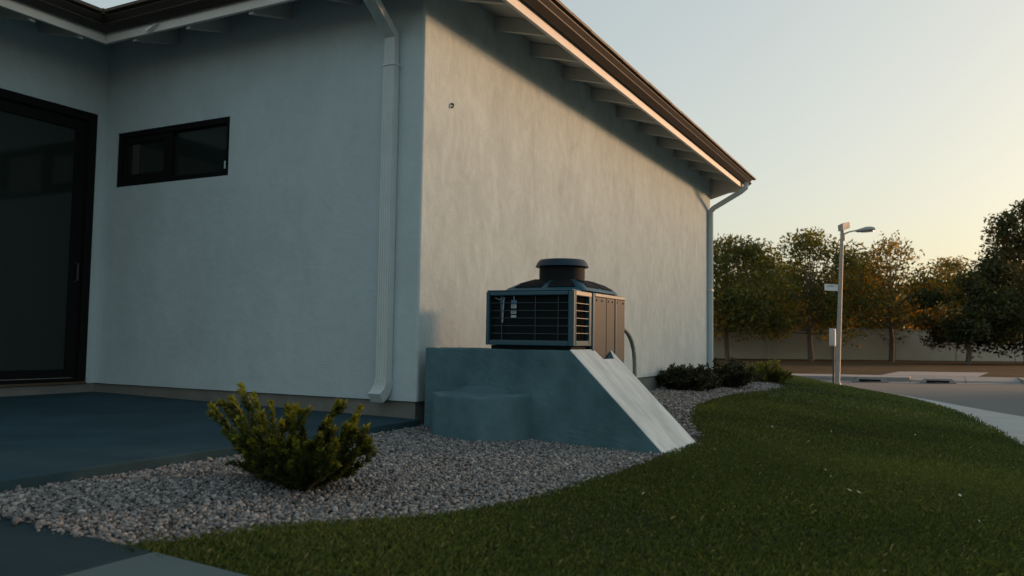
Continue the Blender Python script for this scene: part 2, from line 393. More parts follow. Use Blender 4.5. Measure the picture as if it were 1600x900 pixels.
# foundation set back under the stucco edge
box('foundation', (XI-.0115,.025,-.5), (-.028,.30,SB-.006), 'foundation', H)
box('foundation', (-.30,.305,-.6), (-.022,YE-.02,SB-.006), 'foundation', H)
box('foundation', (XI-.30,-6,-.5), (XI-.012,.29,SB-.004), 'foundation', H)
box('foundation', (-8,YE-.3,-.6), (-.31,YE-.02,SB-.006), 'foundation', H)

# window
wn = empty('window'); wn.parent = H
x0,x1,z0,z1 = WIN; yf = .05
def frame_rect(name, x0,x1,z0,z1, wdt, y0, y1, m, par, top=None):
    t = top or wdt
    mb = MB().box((x0,y0,z0),(x0+wdt,y1,z1)).box((x1-wdt,y0,z0),(x1,y1,z1)).box((x0+wdt+.0005,y0+.001,z0),(x1-wdt-.0005,y1,z0+wdt)).box((x0+wdt+.0005,y0+.001,z1-t),(x1-wdt-.0005,y1,z1))
    return mb.build(name, m, par, bevel=.004)
frame_rect('frame', x0+.002,x1-.002,z0+.002,z1-.002,.045,.012,.11,'frame',wn)
frame_rect('sash', -3.318,-2.70,1.962,2.37,.062,.025,.07,'frame',wn)
box('mullion', (-2.698,.020,1.962), (-2.655,.08,2.368), 'frame', wn)
box('pane', (-3.255,.045,2.026), (-2.764,.050,2.306), 'glass', wn)
box('pane', (-2.653,.055,1.962), (-1.99,.060,2.368), 'glass', wn)
box('blind', (-3.105,.0405,2.03), (-3.20,.0435,2.30), 'blind', wn)
box('sticker', (-2.045,.050,1.99), (-2.012,.0545,2.055), 'sticker', wn)

# door
dn = empty('door'); dn.parent = H
xd = XI-.03
def yframe(name, y0,y1,z0,z1,wdt,top,bot,xa,xb,m,par):
    mb = MB().box((xa,y0,z0),(xb,y0+wdt,z1)).box((xa,y1-wdt,z0),(xb,y1,z1)).box((xa,y0+wdt+.0005,z0),(xb-.001,y1-wdt-.0005,z0+bot)).box((xa,y0+wdt+.0005,z1-top),(xb-.001,y1-wdt-.0005,z1))
    return mb.build(name, m, par, bevel=.004)
yframe('frame', DOOR[0]+.002,DOOR[1]-.002,.150,2.588,.07,.07,.03,XI-.10,XI-.004,'frame',dn)
for ya, yb in ((-1.35,-.160),(-2.52,-1.352)):
    lf = yframe('leaf', ya,yb,.185,2.515,.105,.10,.075,XI-.075,XI-.035,'frame',dn)
    box('pane', (XI-.060,ya+.1055,.2605), (XI-.050,yb-.1055,2.4145), 'glass', lf)
hd = MB().tube([(XI-.035,-.218,1.04),(XI+.005,-.218,1.05),(XI+.005,-.218,1.20),(XI-.035,-.218,1.21)], .009, 8).build('handle', 'iron', dn, smooth=True)
box('threshold', (XI-.10,-2.598,.131), (XI+.012,-.09,.148), 'wood', dn)

# roof
R = empty('roof'); R.parent = H
OX, OY, ODX = .55, -.46, -2.945               # eave lines: right, front-left, door wing
ZE = 3.175; PT = .26
def zr(d): return ZE + PT*d
def roof_plane(pts, name='roof_deck'):
    top = [(x,y,z+.035) for x,y,z in pts]; n = len(pts)
    MB().add(list(pts)+top, [tuple(range(n)), tuple(range(2*n-1,n-1,-1))]+[(i,(i+1)%n,n+(i+1)%n,n+i) for i in range(n)]).build(name, 'soffit', R)
YG = 8.46
rp = [(OX,OY,zr(0)),(OX,YG,zr(0)),(-4,YG,zr(4.55)),(-4,OY+4.55,zr(4.55))]
fp_ = [(ODX,OY,zr(0)),(OX,OY,zr(0)),(-4,OY+4.55,zr(4.55)),(ODX-4.55,OY+4.55,zr(4.55))]
wp = [(ODX,-6.5,zr(0)),(ODX,OY,zr(0)),(ODX-4.55,OY+4.55,zr(4.55)),(ODX-4.55,-6.5,zr(4.55))]
bp = [(-4,OY+4.55,zr(4.55)),(-4,YG,zr(4.55)),(-8.55,YG,zr(0)),(-8.55,OY+4.55,zr(4.55)-.01)]
for p in (rp, fp_, wp, bp): roof_plane(p)
def tiles(name, p):
    top = [(x,y,z+.04) for x,y,z in p]; t2 = [(x,y,z+.075) for x,y,z in p]; n = len(p)
    MB().add(top+t2, [tuple(range(n)), tuple(range(2*n-1,n-1,-1))]+[(i,(i+1)%n,n+(i+1)%n,n+i) for i in range(n)]).build(name, 'tile', R)
for p in (rp, fp_, wp): tiles('roof_covering', p)
# fascia boards
ZF0, ZF1 = 3.042, 3.20
box('fascia', (OX-.03,OY-.0,ZF0), (OX,YG-.045,ZF1), 'trim', R, bevel=.003)
box('fascia', (ODX+.0,OY,ZF0), (OX-.031,OY+.03,ZF1), 'trim', R, bevel=.003)
box('fascia', (ODX-.03,-6.5,ZF0), (ODX,OY+.03,ZF1), 'trim', R, bevel=.003)
# end board of the far eave, dropping to the wall
MB().add([(OX-.0,YG-.043,3.03),(OX-.26,YG-.043,3.01),(0.004,YG-.043,2.925),(-.6,YG-.043,3.0),(-.6,YG-.043,3.47),(OX,YG-.043,ZF1-.001)]+
         [(OX-.0,YG-.003,3.03),(OX-.26,YG-.003,3.01),(0.004,YG-.003,2.925),(-.6,YG-.003,3.0),(-.6,YG-.003,3.47),(OX,YG-.003,ZF1-.001)],
         [(0,1,2,3,4,5),(11,10,9,8,7,6)]+[(i,(i+1)%6,6+(i+1)%6,6+i) for i in range(6)]).build('end_board', 'trim', R)
# gutters: profile swept along each eave; profile is (out, z)
GP = [(.000,3.150),(.028,3.116),(.086,3.158),(.089,3.164),(.086,3.168),(.052,3.174),(.098,3.222),(.101,3.228),(.097,3.232),(.070,3.228),(.040,3.182),(.004,3.164)]
def gutter(fn, a, b):
    return MB().sweep([[fn(s, o, z) for o, z in GP] for s in (a, b)]).build('gutter', 'gutter', R)
# run ends are mitred: hip corner grows outward with o, inner corner shrinks
def sweep_mitre(rings): return MB().sweep(rings).build('gutter', 'gutter', R)
sweep_mitre([[(OX+o, OY-o, z) for o,z in GP], [(OX+o, YG+.10, z) for o,z in GP]])
sweep_mitre([[(ODX+o, OY-o, z) for o,z in GP], [(OX+o, OY-o-.0005, z) for o,z in GP]])
sweep_mitre([[(ODX+o, OY-o-.0005, z) for o,z in GP], [(ODX+o, -6.5, z) for o,z in GP]])
# first course of roof tiles over the gutter, one by one
def tile_mesh():
    prof = [(-.16,.045),(.085,.0),(.118,.006),(.122,.026),(.10,.040),(-.16,.085)]
    mb = MB(); mb.sweep([[(o,y,z) for o,z in prof] for y in (.004,.396)])
    me = bpy.data.meshes.new('edge_tile'); me.from_pydata(mb.v, [], mb.f); bm = bmesh.new(); bm.from_mesh(me)
    bmesh.ops.recalc_face_normals(bm, faces=bm.faces); bm.to_mesh(me); bm.free(); me.materials.append(M['tile']); return me
TM = tile_mesh()
def put_tile(loc, rz):
    o = bpy.data.objects.new('edge_tile', TM); col.objects.link(o); o.parent = R; o.location = loc; o.rotation_euler = (random.uniform(-.006,.006),random.uniform(-.006,.006),rz); return o
y = OY+.02
while y < YG+.05: put_tile((OX, y, 3.245+random.uniform(-.002,.003)), 0); y += .40
x = ODX+.124
while x < OX-.03: put_tile((x, OY, 3.245+random.uniform(-.002,.003)), -math.pi/2).rotation_euler = (0,0,-math.pi/2); x += .40
y = OY-.124
while y > -6.3: put_tile((ODX, y-.40, 3.245+random.uniform(-.002,.003)), 0); y -= .40
box('valley_cap', (ODX-.1,OY-.123,3.238), (ODX+.123,OY+.1,3.284), 'tile', R)
# rafters: sloped tails
def rafter(kind, s, drop=.005, wdt=.045):
    L0, L1 = (.032, 1.2)
    zt = lambda d: zr(d)-.003
    hgt = .115+drop
    pr = []
    for d, h in ((L0, .0),(L0, -hgt),(L1, -hgt),(L1, .0)):
        pr.append((d, zt(d)+h))
    if kind == 'R': f = lambda d, z, w: (OX-d, s+w, z)
    elif kind == 'F': f = lambda d, z, w: (s+w, OY+d, z)
    else: f = lambda d, z, w: (ODX-d, s+w, z)
    MB().sweep([[f(d, z, w) for d, z in pr] for w in (-wdt/2, wdt/2)]).build('rafter', 'soffit', R, bevel=.003)
for s in (.35,1.06,1.75,2.46,3.23,4.03,4.82,5.6,6.35,7.1,7.8): rafter('R', s)
for s in (-2.62,-1.98,-1.30,-.62,.02): rafter('F', s, .045)
for s in (-.66,-1.07,-1.7,-2.4): rafter('D', s, .045)
# pale bracket glinting under the front gutter
MB().add([(-2.40,-.463,3.085),(-2.40,-.50,3.06),(-2.385,-.50,3.045),(-2.36,-.463,3.048),(-2.28,-.463,3.10),(-2.28,-.485,3.10)],
         [(0,1,2,3),(0,4,5,1),(1,5,2),(2,5,4,3),(0,3,4)]).build('bracket', 'sign', R)

# downspouts
def rect_pipe(path, w, d, name, par, side=Vector((1,0,0)), m='spout'):
    """rectangular pipe with shallow flutes; side = width direction"""
    prof = []
    n = 5
    for i in range(n+1):
        u = -w/2+w*i/n; prof.append((u, -d/2))
        if i < n:
            prof.append((u+w/n*.35, -d/2+.004)); prof.append((u+w/n*.65, -d/2+.004))
    prof += [(w/2, d/2), (-w/2, d/2)]
    rings = []; P = [Vector(p) for p in path]
    for i, p in enumerate(P):
        t1 = (P[i]-P[i-1]).normalized() if i else (P[1]-P[0]).normalized()
        t2 = (P[i+1]-P[i]).normalized() if i < len(P)-1 else t1
        t = (t1+t2).normalized(); nn = side.cross(t).normalized()
        if nn.y > 0 if abs(side.x) > .5 else nn.x < 0: nn = -nn
        # nn points outwards from wall; front of pipe = outward
        k = 1/max(.4, math.sqrt((1+t1.dot(t2))/2))
        rings.append([p + side*u + nn*(-v)*k for u, v in prof])
    return MB().sweep(rings).build(name, m, par)
ds = empty('downspout'); ds.parent = H
rect_pipe([(-.262,-.040,.265),(-.262,-.040,2.615)], .098, .066, 'pipe', ds)
rect_pipe([(-.262,-.040,2.60),(-.262,-.040,2.81),(-.262,-.135,2.88),(-.215,-.43,3.02),(-.215,-.50,3.09),(-.215,-.50,3.14)], .092, .060, 'elbow', ds)
arcp = [(-.262,-.040,.285)]
for a in np.linspace(0, 1.15, 6): arcp.append((-.262-.02*a, -.040-.11*(1-math.cos(a)), .26-.12*math.sin(a)))
rect_pipe(arcp, .108, .078, 'outlet', ds)
MB().box((-.318,-.078,2.585),(-.206,-.001,2.60)).box((-.262-.07,-.004,2.57),(-.318,-.001,2.61)).box((-.206,-.004,2.57),(-.262+.075,-.001,2.61)).build('strap', 'spout', ds, bevel=.002)
d2 = empty('downspout'); d2.parent = H
rect_pipe([(.042,8.27,-.02),(.042,8.27,2.62),(.042,8.27,2.70),(.09,8.27,2.75),(.52,8.27,2.985),(.60,8.27,3.05),(.61,8.27,3.13)], .085, .062, 'pipe', d2, Vector((0,1,0)))
MB().box((.003,8.20,1.4),(.076,8.34,1.43)).build('strap', 'spout', d2)
MB().tube([(-.005,.386,2.384),(.012,.386,2.384),(.018,.385,2.376),(.018,.382,2.360),(.014,.374,2.352),(.008,.368,2.356)], .0075, 8).build('hook', 'iron', H, smooth=True)

# ------------------------------------------------------------------ concrete plinth
PL = empty('concrete_plinth'); tag(PL, 'blue-grey concrete plinth with a pale sloping end, beside the house wall', 'plinth')
ZT, ZB = .517, -.35
YF, YR = -.03, .69
XL, XC, XT = .086, 1.19, 1.80
box('rear_ledge', (XL,.3715,ZB), (XC-.001,1.02,.415), 'conc', PL, bevel=.006)
def slope_x(z): return XC + (ZT-z)*(XT-XC)/(ZT+.088)
prof = [(YF,ZT),(.37,ZT),(.385,.452),(.595,.452),(.675,.512),(YR,.512)]
n = len(prof); ZTOE = -.30
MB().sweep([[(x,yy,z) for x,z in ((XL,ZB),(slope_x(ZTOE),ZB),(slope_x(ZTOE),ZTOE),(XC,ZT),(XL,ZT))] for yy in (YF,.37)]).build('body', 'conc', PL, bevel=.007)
pr2 = [(.3705,.4525)]+prof[2:]; n2 = len(pr2)
back = [(XC+.0005,y_,z) for y_,z in pr2]+[(XC+.0005,YR,ZB),(XC+.0005,.3705,ZB)]
fr2 = [(slope_x(z),y_,z) for y_,z in pr2]; toe2 = [(slope_x(ZTOE),y_,ZTOE) for y_,z in pr2]; nb = len(back)
fs = [tuple(range(nb))]
for i in range(n2-1): fs += [(i,i+1,nb+i+1,nb+i),(nb+i,nb+i+1,nb+n2+i+1,nb+n2+i)]
fs += [(0,nb,nb+n2,n2+1),(n2-1,n2,nb+n2+n2-1,nb+n2-1),tuple([n2,n2+1]+[nb+n2+i for i in range(n2)])]
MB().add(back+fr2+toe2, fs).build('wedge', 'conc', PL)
front = [(slope_x(z), y, z) for y, z in prof]; toe = [(slope_x(ZTOE), y, ZTOE) for y, z in prof]
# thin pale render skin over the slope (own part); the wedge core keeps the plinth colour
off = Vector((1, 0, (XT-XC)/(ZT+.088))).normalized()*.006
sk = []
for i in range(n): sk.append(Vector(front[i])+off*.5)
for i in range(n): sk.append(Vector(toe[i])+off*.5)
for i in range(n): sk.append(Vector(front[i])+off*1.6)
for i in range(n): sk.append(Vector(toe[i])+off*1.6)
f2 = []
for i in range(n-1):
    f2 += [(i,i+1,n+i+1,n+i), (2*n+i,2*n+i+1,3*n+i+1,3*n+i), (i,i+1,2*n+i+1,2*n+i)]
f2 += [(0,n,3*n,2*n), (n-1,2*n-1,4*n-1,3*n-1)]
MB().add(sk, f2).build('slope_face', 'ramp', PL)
def uneven(o, lv, st, sz=.12):
    t = bpy.data.textures.new('uneven', 'CLOUDS'); t.noise_scale = sz; t.noise_depth = 3
    m = o.modifiers.new('cut', 'SUBSURF'); m.subdivision_type = 'SIMPLE'; m.levels = m.render_levels = lv
    d = o.modifiers.new('uneven', 'DISPLACE'); d.texture = t; d.strength = st; d.mid_level = .5; d.texture_coords = 'GLOBAL'; return o
# half-round step against the front
cx, ra, rb, zt = .575, .335, .385, .226
uneven([o for o in PL.children if o.name.startswith('body')][0], 5, .010)
rs_ = np.random.RandomState(5)
ang = np.linspace(math.pi, 2*math.pi, 40)
wob = 1+.020*np.sin(ang*5+1)+.012*np.sin(ang*11+.4)+rs_.normal(size=40)*.003
pts = [(cx+ra*math.cos(a)*w, YF+.004-rb*abs(math.sin(a))**.9*w) for a, w in zip(ang, wob)]
rings = []
for zz, k in ((ZB,1.03),(-.10,1.02),(.0,1.01),(.08,.998),(.15,1.0),(.20,1.002),(zt-.016,.998),(zt-.006,.985),(zt-.001,.955),(zt,.90)):
    rings.append([(cx+(x-cx)*k*(1+.004*math.sin(zz*60+x*30)), YF+.004+(y_-YF-.004)*k, zz+(.004*math.sin(x*23) if zz > .19 else 0)) for x, y_ in pts])
MB().sweep(rings).build('round_step', 'conc', PL, smooth=True)
# mortar smeared between step and face
fr_ = []
for yy, hh in ((YF+.006,.052),(YF-.012,.046),(YF-.05,.022),(YF-.10,.004)):
    fr_.append([(.545+.235*u, yy, zt-.006+hh*max(0, 1-u*u)**.7+.003*math.sin(u*9)) for u in np.linspace(-1, 1, 22)])
MB().sweep(fr_, closed=False, caps=False).build('mortar_fillet', 'conc', PL, smooth=True)

# ------------------------------------------------------------------ cooling unit
AC = empty('cooling_unit'); tag(AC, 'dark blue metal outdoor cooling unit with round fan stack, standing on the plinth', 'cooling unit')
AX0, AX1, AY0, AY1, AY2 = .545, 1.20, .015, .325, .97
AZ0, AZ1 = .545, .908
box('base_pan', (AX0+.03,AY0+.03,ZT+.001), (AX1-.03,AY1,AZ0-.001), 'ac_dark', AC)
# front cabinet frame: posts and rails
fr = MB(); b = .024
for xx in (AX0, AX1-b-.018): fr.box((xx,AY0,AZ0),(xx+b+.018 if xx > 1 else xx+b,AY0+.03,AZ1))
fr.box((AX0+b+.0005,AY0+.002,AZ0),(AX1-b-.0185,AY0+.03,AZ0+.032)).box((AX0+b+.0005,AY0+.002,AZ1-.028),(AX1-b-.0185,AY0+.03,AZ1))
fr.build('front_frame', 'ac_blue', AC, bevel=.005)
box('cavity', (AX0+.012,AY0+.045,AZ0+.006), (AX1-.05,AY1-.001,AZ1-.012), 'ac_dark', AC)
for z in (.563+.015,.624,.676,.728,.779,.831): MB().tube([(AX0+.02,AY0+.022,z),(AX1-.04,AY0+.022,z)], .0022, 6).build('grille_wire', 'wire', AC)
for x in (.655,.908,1.076): MB().tube([(x,AY0+.027,AZ0+.01),(x,AY0+.027,AZ1-.01)], .0024, 6).build('grille_wire', 'wire', AC)
# side grille of front cabinet (x = AX1 face)
sf = MB().box((AX1-.030,AY0+.031,AZ0),(AX1,AY0+.045,AZ1)).box((AX1-.030,AY1-.045,AZ0),(AX1,AY1-.004,AZ1))
sf.box((AX1-.030,AY0+.0455,AZ0+.0005),(AX1-.001,AY1-.0455,AZ0+.036)).build('side_frame', 'ac_blue', AC, bevel=.004)
box('side_rail', (AX1-.030,AY0+.032,AZ1-.030), (AX1+.002,AY1-.006,AZ1+.002), 'ac_edge', AC, bevel=.004)
for k in range(5):
    z = AZ0+.036+(AZ1-.03-AZ0-.036)*(k+1)/6
    box('side_bar', (AX1-.012,AY0+.040,z-.0022), (AX1-.004,AY1-.04,z+.0022), 'wire2', AC)
for k in range(9):
    yy = AY0+.06+k*.024; box('fin', (AX1-.045,yy,AZ0+.03), (AX1-.024,yy+.003,AZ1-.03), 'ac_dark', AC)
# rear body reaching lower
box('rear_body', (AX0+.02,AY1+.001,.421), (AX1-.012,AY2-.004,AZ1-.008), 'ac_dark', AC, bevel=.004)
box('corner_post', (AX1-.03,AY1+.002,.423), (AX1+.008,AY1+.036,AZ1+.006), 'ac_blue', AC, bevel=.006)
box('side_panel', (AX1-.0115,AY1+.037,.424), (AX1+.004,.585,AZ1-.022), 'ac_panel', AC, bevel=.003)
box('side_panel', (AX1-.0115,.587,.424), (AX1+.006,.752,AZ1-.022), 'ac_panel', AC, bevel=.003)
box('seam_strip', (AX1-.0115,.753,.424), (AX1+.012,.778,AZ1-.022), 'ac_blue', AC, bevel=.003)
box('side_panel', (AX1-.0115,.779,.424), (AX1+.004,AY2,AZ1-.022), 'ac_panel', AC, bevel=.003)
box('top_rail', (AX1-.0115,AY1+.037,AZ1-.0215), (AX1+.010,AY2+.004,AZ1+.003), 'ac_edge', AC, bevel=.004)
for yy in (.40,.50,.62,.70,.80,.93):
    MB().lathe([(.007,0),(.006,.006)], (0,0), 8).build('screw', 'iron', AC).matrix_local = Matrix.Translation((AX1+.005,yy,AZ1-.045)) @ Matrix.Rotation(math.pi/2, 4, 'Y')
box('top_plate', (AX0+.004,AY0+.004,AZ1+.0005), (AX1-.012,AY2-.002,AZ1+.010), 'ac_blue', AC, bevel=.004)
# hood: stepped frustum with ribs and inset dark panels
def ring_sq(x0,x1,y0,y1,z,r=.05,n=4):
    out = []
    for cxx, cyy, a0 in ((x1-r,y1-r,0),(x0+r,y1-r,math.pi/2),(x0+r,y0+r,math.pi),(x1-r,y0+r,1.5*math.pi)):
        for k in range(n): a = a0+k/(n-1)*math.pi/2; out.append((cxx+r*math.cos(a), cyy+r*math.sin(a), z))
    return out
hx, hy = .905, .495
lv = [(.31,.325,.9185,.02),(.295,.31,.940,.03),(.245,.26,.975,.05),(.185,.20,.998,.08),(.165,.18,1.006,.08)]
MB().sweep([ring_sq(hx-a,hx+a,hy-c,hy+c,z,r) for a,c,z,r in lv]).build('hood', 'ac_blue', AC, smooth=True)
def hood_pt(side, u, t, off):
    """point on hood side (0 front,1 right,2 back,3 left), u along -1..1, t up 0..1"""
    zz = [l[2] for l in lv[1:]]; ti = t*(len(zz)-1); i = min(int(ti), len(zz)-2); fr_ = ti-i
    a = lv[1+i][0]*(1-fr_)+lv[2+i][0]*fr_; c = lv[1+i][1]*(1-fr_)+lv[2+i][1]*fr_; z = zz[i]*(1-fr_)+zz[i+1]*fr_
    a += off*.6; c += off*.6; z += off*.8
    return {0:(hx+u*a*.82,hy-c,z),1:(hx+a,hy+u*c*.82,z),2:(hx-u*a*.82,hy+c,z),3:(hx-a,hy-u*c*.82,z)}[side]
for side in range(4):
    for (u0, u1) in ((-.96,-.10),(.10,.96)):
        vs = [hood_pt(side,u,t,o) for o in (.0,.006) for t in (.04,.36,.68,.95) for u in (u0,(u0+u1)/2,u1)]
        f = []
        for L in (0, 12):
            for i in range(3):
                for j in range(2): f.append((L+i*3+j, L+i*3+j+1, L+i*3+j+4, L+i*3+j+3))
        rim = [0,1,2,5,8,11,10,9,6,3]
        for q in range(10): f.append((rim[q], rim[(q+1)%10], 12+rim[(q+1)%10], 12+rim[q]))
        MB().add(vs, f).build('hood_panel', 'ac_dark', AC)
fc = (.902,.485)
MB().lathe([(.166,1.004),(.163,1.010),(.163,1.116),(.150,1.118),(.150,1.03)], fc, 48, caps=False).build('fan_stack', 'ac_dark', AC, smooth=True)
MB().lathe([(.164,1.112),(.188,1.104),(.192,1.107),(.176,1.140),(.160,1.156),(.146,1.158),(.146,1.12)], fc, 48, caps=False).build('stack_rim', 'ac_navy', AC, smooth=True)
MB().lathe([(.0,1.04),(.149,1.045)], fc, 32, caps=False).build('fan_guard', 'ac_dark', AC)
# hanging tag and strap behind the front grille
tg = empty('hanging_tag'); tg.parent = AC
box('card', (.722,AY0+.031,.728), (.768,AY0+.034,.852), 'ac_dark', tg)
box('label', (.724,AY0+.0295,.822), (.766,AY0+.0308,.850), 'tagblue', tg)
for za, zb in ((.795,.820),(.757,.783),(.732,.748)):
    lb = box('label', (.724,AY0+.0295,za), (.764,AY0+.0308,zb), 'tag', tg)
for xx, za, zb in ((.730,.799,.816),(.745,.799,.816),(.735,.761,.779),(.751,.761,.779)):
    box('print', (xx,AY0+.0288,za), (xx+.006,AY0+.0294,zb), 'ink', tg)
MB().tube([(.745,AY0+.033,.853),(.744,AY0+.033,.868),(.742,AY0+.031,.882)], .003, 6).build('string', 'tag', tg)
stp = MB(); 
stp.add([(.640,AY0+.030,.872),(.672,AY0+.030,.872),(.664,AY0+.030,.70),(.650,AY0+.030,.69),(.640,AY0+.033,.872),(.672,AY0+.033,.872),(.664,AY0+.033,.70),(.650,AY0+.033,.69)],
        [(0,1,2,3),(7,6,5,4),(0,4,5,1),(1,5,6,2),(2,6,7,3),(3,7,4,0)]).build('strap', 'tagblue', tg)
MB().tube([(.678,AY0+.029,.866),(.668,AY0+.027,.846),(.664,AY0+.027,.79),(.660,AY0+.027,.70)], .0035, 6).build('strap', 'tag', tg)
MB().tube([(.60,AY0+.029,.868),(.63,AY0+.027,.855),(.65,AY0+.027,.858)], .002, 6).build('wire_tie', 'tag', tg)
# insulated pipe arching from the back into the gravel
pp = [(1.08,.96,.70),(1.09,1.12,.70),(1.10,1.26,.672),(1.10,1.38,.62),(1.10,1.46,.54),(1.10,1.50,.44),(1.10,1.51,.30),(1.10,1.515,-.15)]
MB().tube([Vector(p) for p in catmull(pp, 5)], .018, 12).build('pipe', 'pipe', AC, smooth=True)

# ------------------------------------------------------------------ street furniture
LP = onz(1308, 604, -.50)
LP.z = -.60
K = (LP - CAM).dot(fw)
def off(px, py, dd=0): return atd(px, py, K+dd)
L = empty('street_lamp'); tag(L, 'grey street lamp post with a cobra-head light, across the lawn', 'street lamp')
pb = Vector((LP.x, LP.y, LP.z)); ptp = off(1316, 358)
MB().tube([pb, pb.lerp(ptp,.35), pb.lerp(ptp,.7), ptp], [.062,.056,.048,.042], 16).build('pole', 'pole', L, smooth=True)
MB().lathe([(.15,0),(.15,.03),(.10,.06),(.09,.12)], (0,0), 16).build('base_plate', 'pole', L, smooth=True).location = (LP.x, LP.y, -.52)
a0 = off(1318,366); arm = [a0, off(1320,365.3), off(1327,362.2), off(1336,360.6), off(1341,360.2)]
MB().tube(arm, [.028,.022,.018,.018,.018], 8).build('arm', 'pole', L, smooth=True)
c0 = off(1318.2,370.5); MB().box((c0.x-.035,c0.y-.05,c0.z-.09),(c0.x+.035,c0.y+.05,c0.z+.09)).build('arm_bracket', 'pole', L, bevel=.01)
# cobra head along arm direction
ha, hb = off(1336,360.6), off(1367,358.6)
ax = (hb-ha).normalized(); sdv = ax.cross(Vector((0,0,1))).normalized(); upv = sdv.cross(ax)
rings = []
for t, w, h0, h1 in ((0,.02,-.02,.02),(.12,.045,-.045,.03),(.3,.08,-.05,.055),(.55,.115,-.04,.085),(.8,.12,-.03,.085),(.95,.09,-.02,.06),(1,.03,-.01,.02)):
    p = ha.lerp(hb, t); rings.append([p+sdv*(w*math.cos(a))+upv*((h1 if math.sin(a) > 0 else -h0)*math.sin(a)) for a in np.linspace(0, 2*math.pi, 14, endpoint=False)])
lh = MB().sweep(rings).build('lamp_head', 'lampgrey', L, smooth=True)
pl_ = ha.lerp(hb,.62)
MB().sweep([[pl_+ax*(.16*math.cos(a))+sdv*(.085*math.sin(a))+upv*z for a in np.linspace(0,2*math.pi,14,endpoint=False)] for z in (-.03,-.052)]).build('lens', 'lens', lh, smooth=True)
# tilted equipment box at the top
fb, ft = off(1317,360.5,-.10), off(1316.5,348.6,-.10)
rb_, rt_ = off(1328.8,356,.06), off(1327.8,346.4,.06); lb_, lt_ = off(1309.7,362,.04), off(1308.8,352.2,.04)
vs = [fb, rb_, rb_+lb_-fb, lb_, ft, rt_, rt_+lt_-ft, lt_]
MB().add(vs, [(0,1,2,3),(4,7,6,5),(0,4,5,1),(1,5,6,2),(2,6,7,3),(3,7,4,0)]).build('control_box', 'lampgrey', L, bevel=.008)
# street name plate (lettering too blurred to read: only grey strokes)
sg0, sg1 = off(1288.5,443.5), off(1309.5,444.6)
sv = (sg1-sg0); sw = sv.length; sv.normalize(); sn = sv.cross(Vector((0,0,1))).normalized(); hS = .165
SG = empty('street_sign'); tag(SG, 'small white street name plate fixed to the lamp post', 'sign')
def plate(a, b, z0, z1, t0, t1, nm, m, par):
    vs = [sg0+sv*u+Vector((0,0,z))+sn*t for t in (t0,t1) for (u,z) in ((a,z0),(b,z0),(b,z1),(a,z1))]
    return MB().add(vs, [(0,1,2,3),(7,6,5,4),(0,4,5,1),(1,5,6,2),(2,6,7,3),(3,7,4,0)]).build(nm, m, par)
plate(0, sw, -hS, 0, -.006, .006, 'plate', 'sign', SG)
SIDE = 1 if sn.dot(CAM-sg0) > 0 else -1
for u, wd, zt_, zb_ in ((.052,.010,-.03,-.072),(.062,.018,-.064,-.072),(.092,.012,-.035,-.072),(.116,.026,-.03,-.046),(.116,.010,-.03,-.072),(.152,.010,-.03,-.072),(.170,.010,-.03,-.066),(.190,.010,-.03,-.072),(.208,.018,-.03,-.042),(.208,.009,-.03,-.072),(.262,.024,-.03,-.042),(.270,.009,-.03,-.070)):
    plate(u, u+wd, zb_, zt_, SIDE*.0065, SIDE*.009, 'letter', 'ink', SG)
plate(sw-.012, sw+.02, -hS*.9, -.01, -.02, .012, 'clamp', 'pole', SG)
# meter box on its own thin post
UB = empty('utility_box'); tag(UB, 'small grey utility box on a thin dark post left of the lamp', 'utility box')
u0 = off(1302,604,-.25); u1 = off(1303.2,515,-.25)
MB().tube([Vector((u0.x,u0.y,-.60)), u1], .026, 10).build('post', 'postblue', UB, smooth=True)
b0 = off(1296,541,-.30); b1 = off(1306,513.5,-.30)
MB().box((b0.x,b0.y-.06,b0.z),(b1.x-.005,b0.y+.09,b1.z)).build('cabinet', 'boxgrey', UB, bevel=.02)
MB().box((b0.x+.02,b0.y-.072,b0.z+.03),(b1.x-.025,b0.y-.061,b1.z-.05)).build('cover', 'boxgrey', UB, bevel=.005)

# boundary wall across the street
BW = empty('boundary_wall'); tag(BW, 'long grey rendered boundary wall behind the street trees', 'wall')
A = atd(1090,537,50.8); Bp = atd(1640,537,56.0); wd = (Bp-A); wd.z = 0; n_ = wd.normalized(); nn = Vector((n_.y,-n_.x,0)) ; A = A - n_*9
tot = wd.length+60; pl = 4.6; s = 0
def wbox(s0, s1, t0, t1, z0, z1, nm):
    vs = [Vector((A.x,A.y,0))+n_*s_+nn*t+Vector((0,0,z)) for z in (z0,z1) for (s_,t) in ((s0,t0),(s1,t0),(s1,t1),(s0,t1))]
    MB().add(vs, [(3,2,1,0),(4,5,6,7),(0,1,5,4),(1,2,6,5),(2,3,7,6),(3,0,4,7)]).build(nm, 'wall', BW, bevel=.012)
while s < tot:
    wbox(s+.19, s+pl-.19, -.10, .10, -.75, 1.50, 'panel'); wbox(s+.16, s+pl-.16, -.14, .14, 1.503, 1.565, 'coping'); wbox(s-.17, s+.17, -.16, .13, -.75, 1.50, 'pier'); wbox(s-.155, s+.155, -.13, .12, 1.503, 1.56, 'pier_cap')
    s += pl

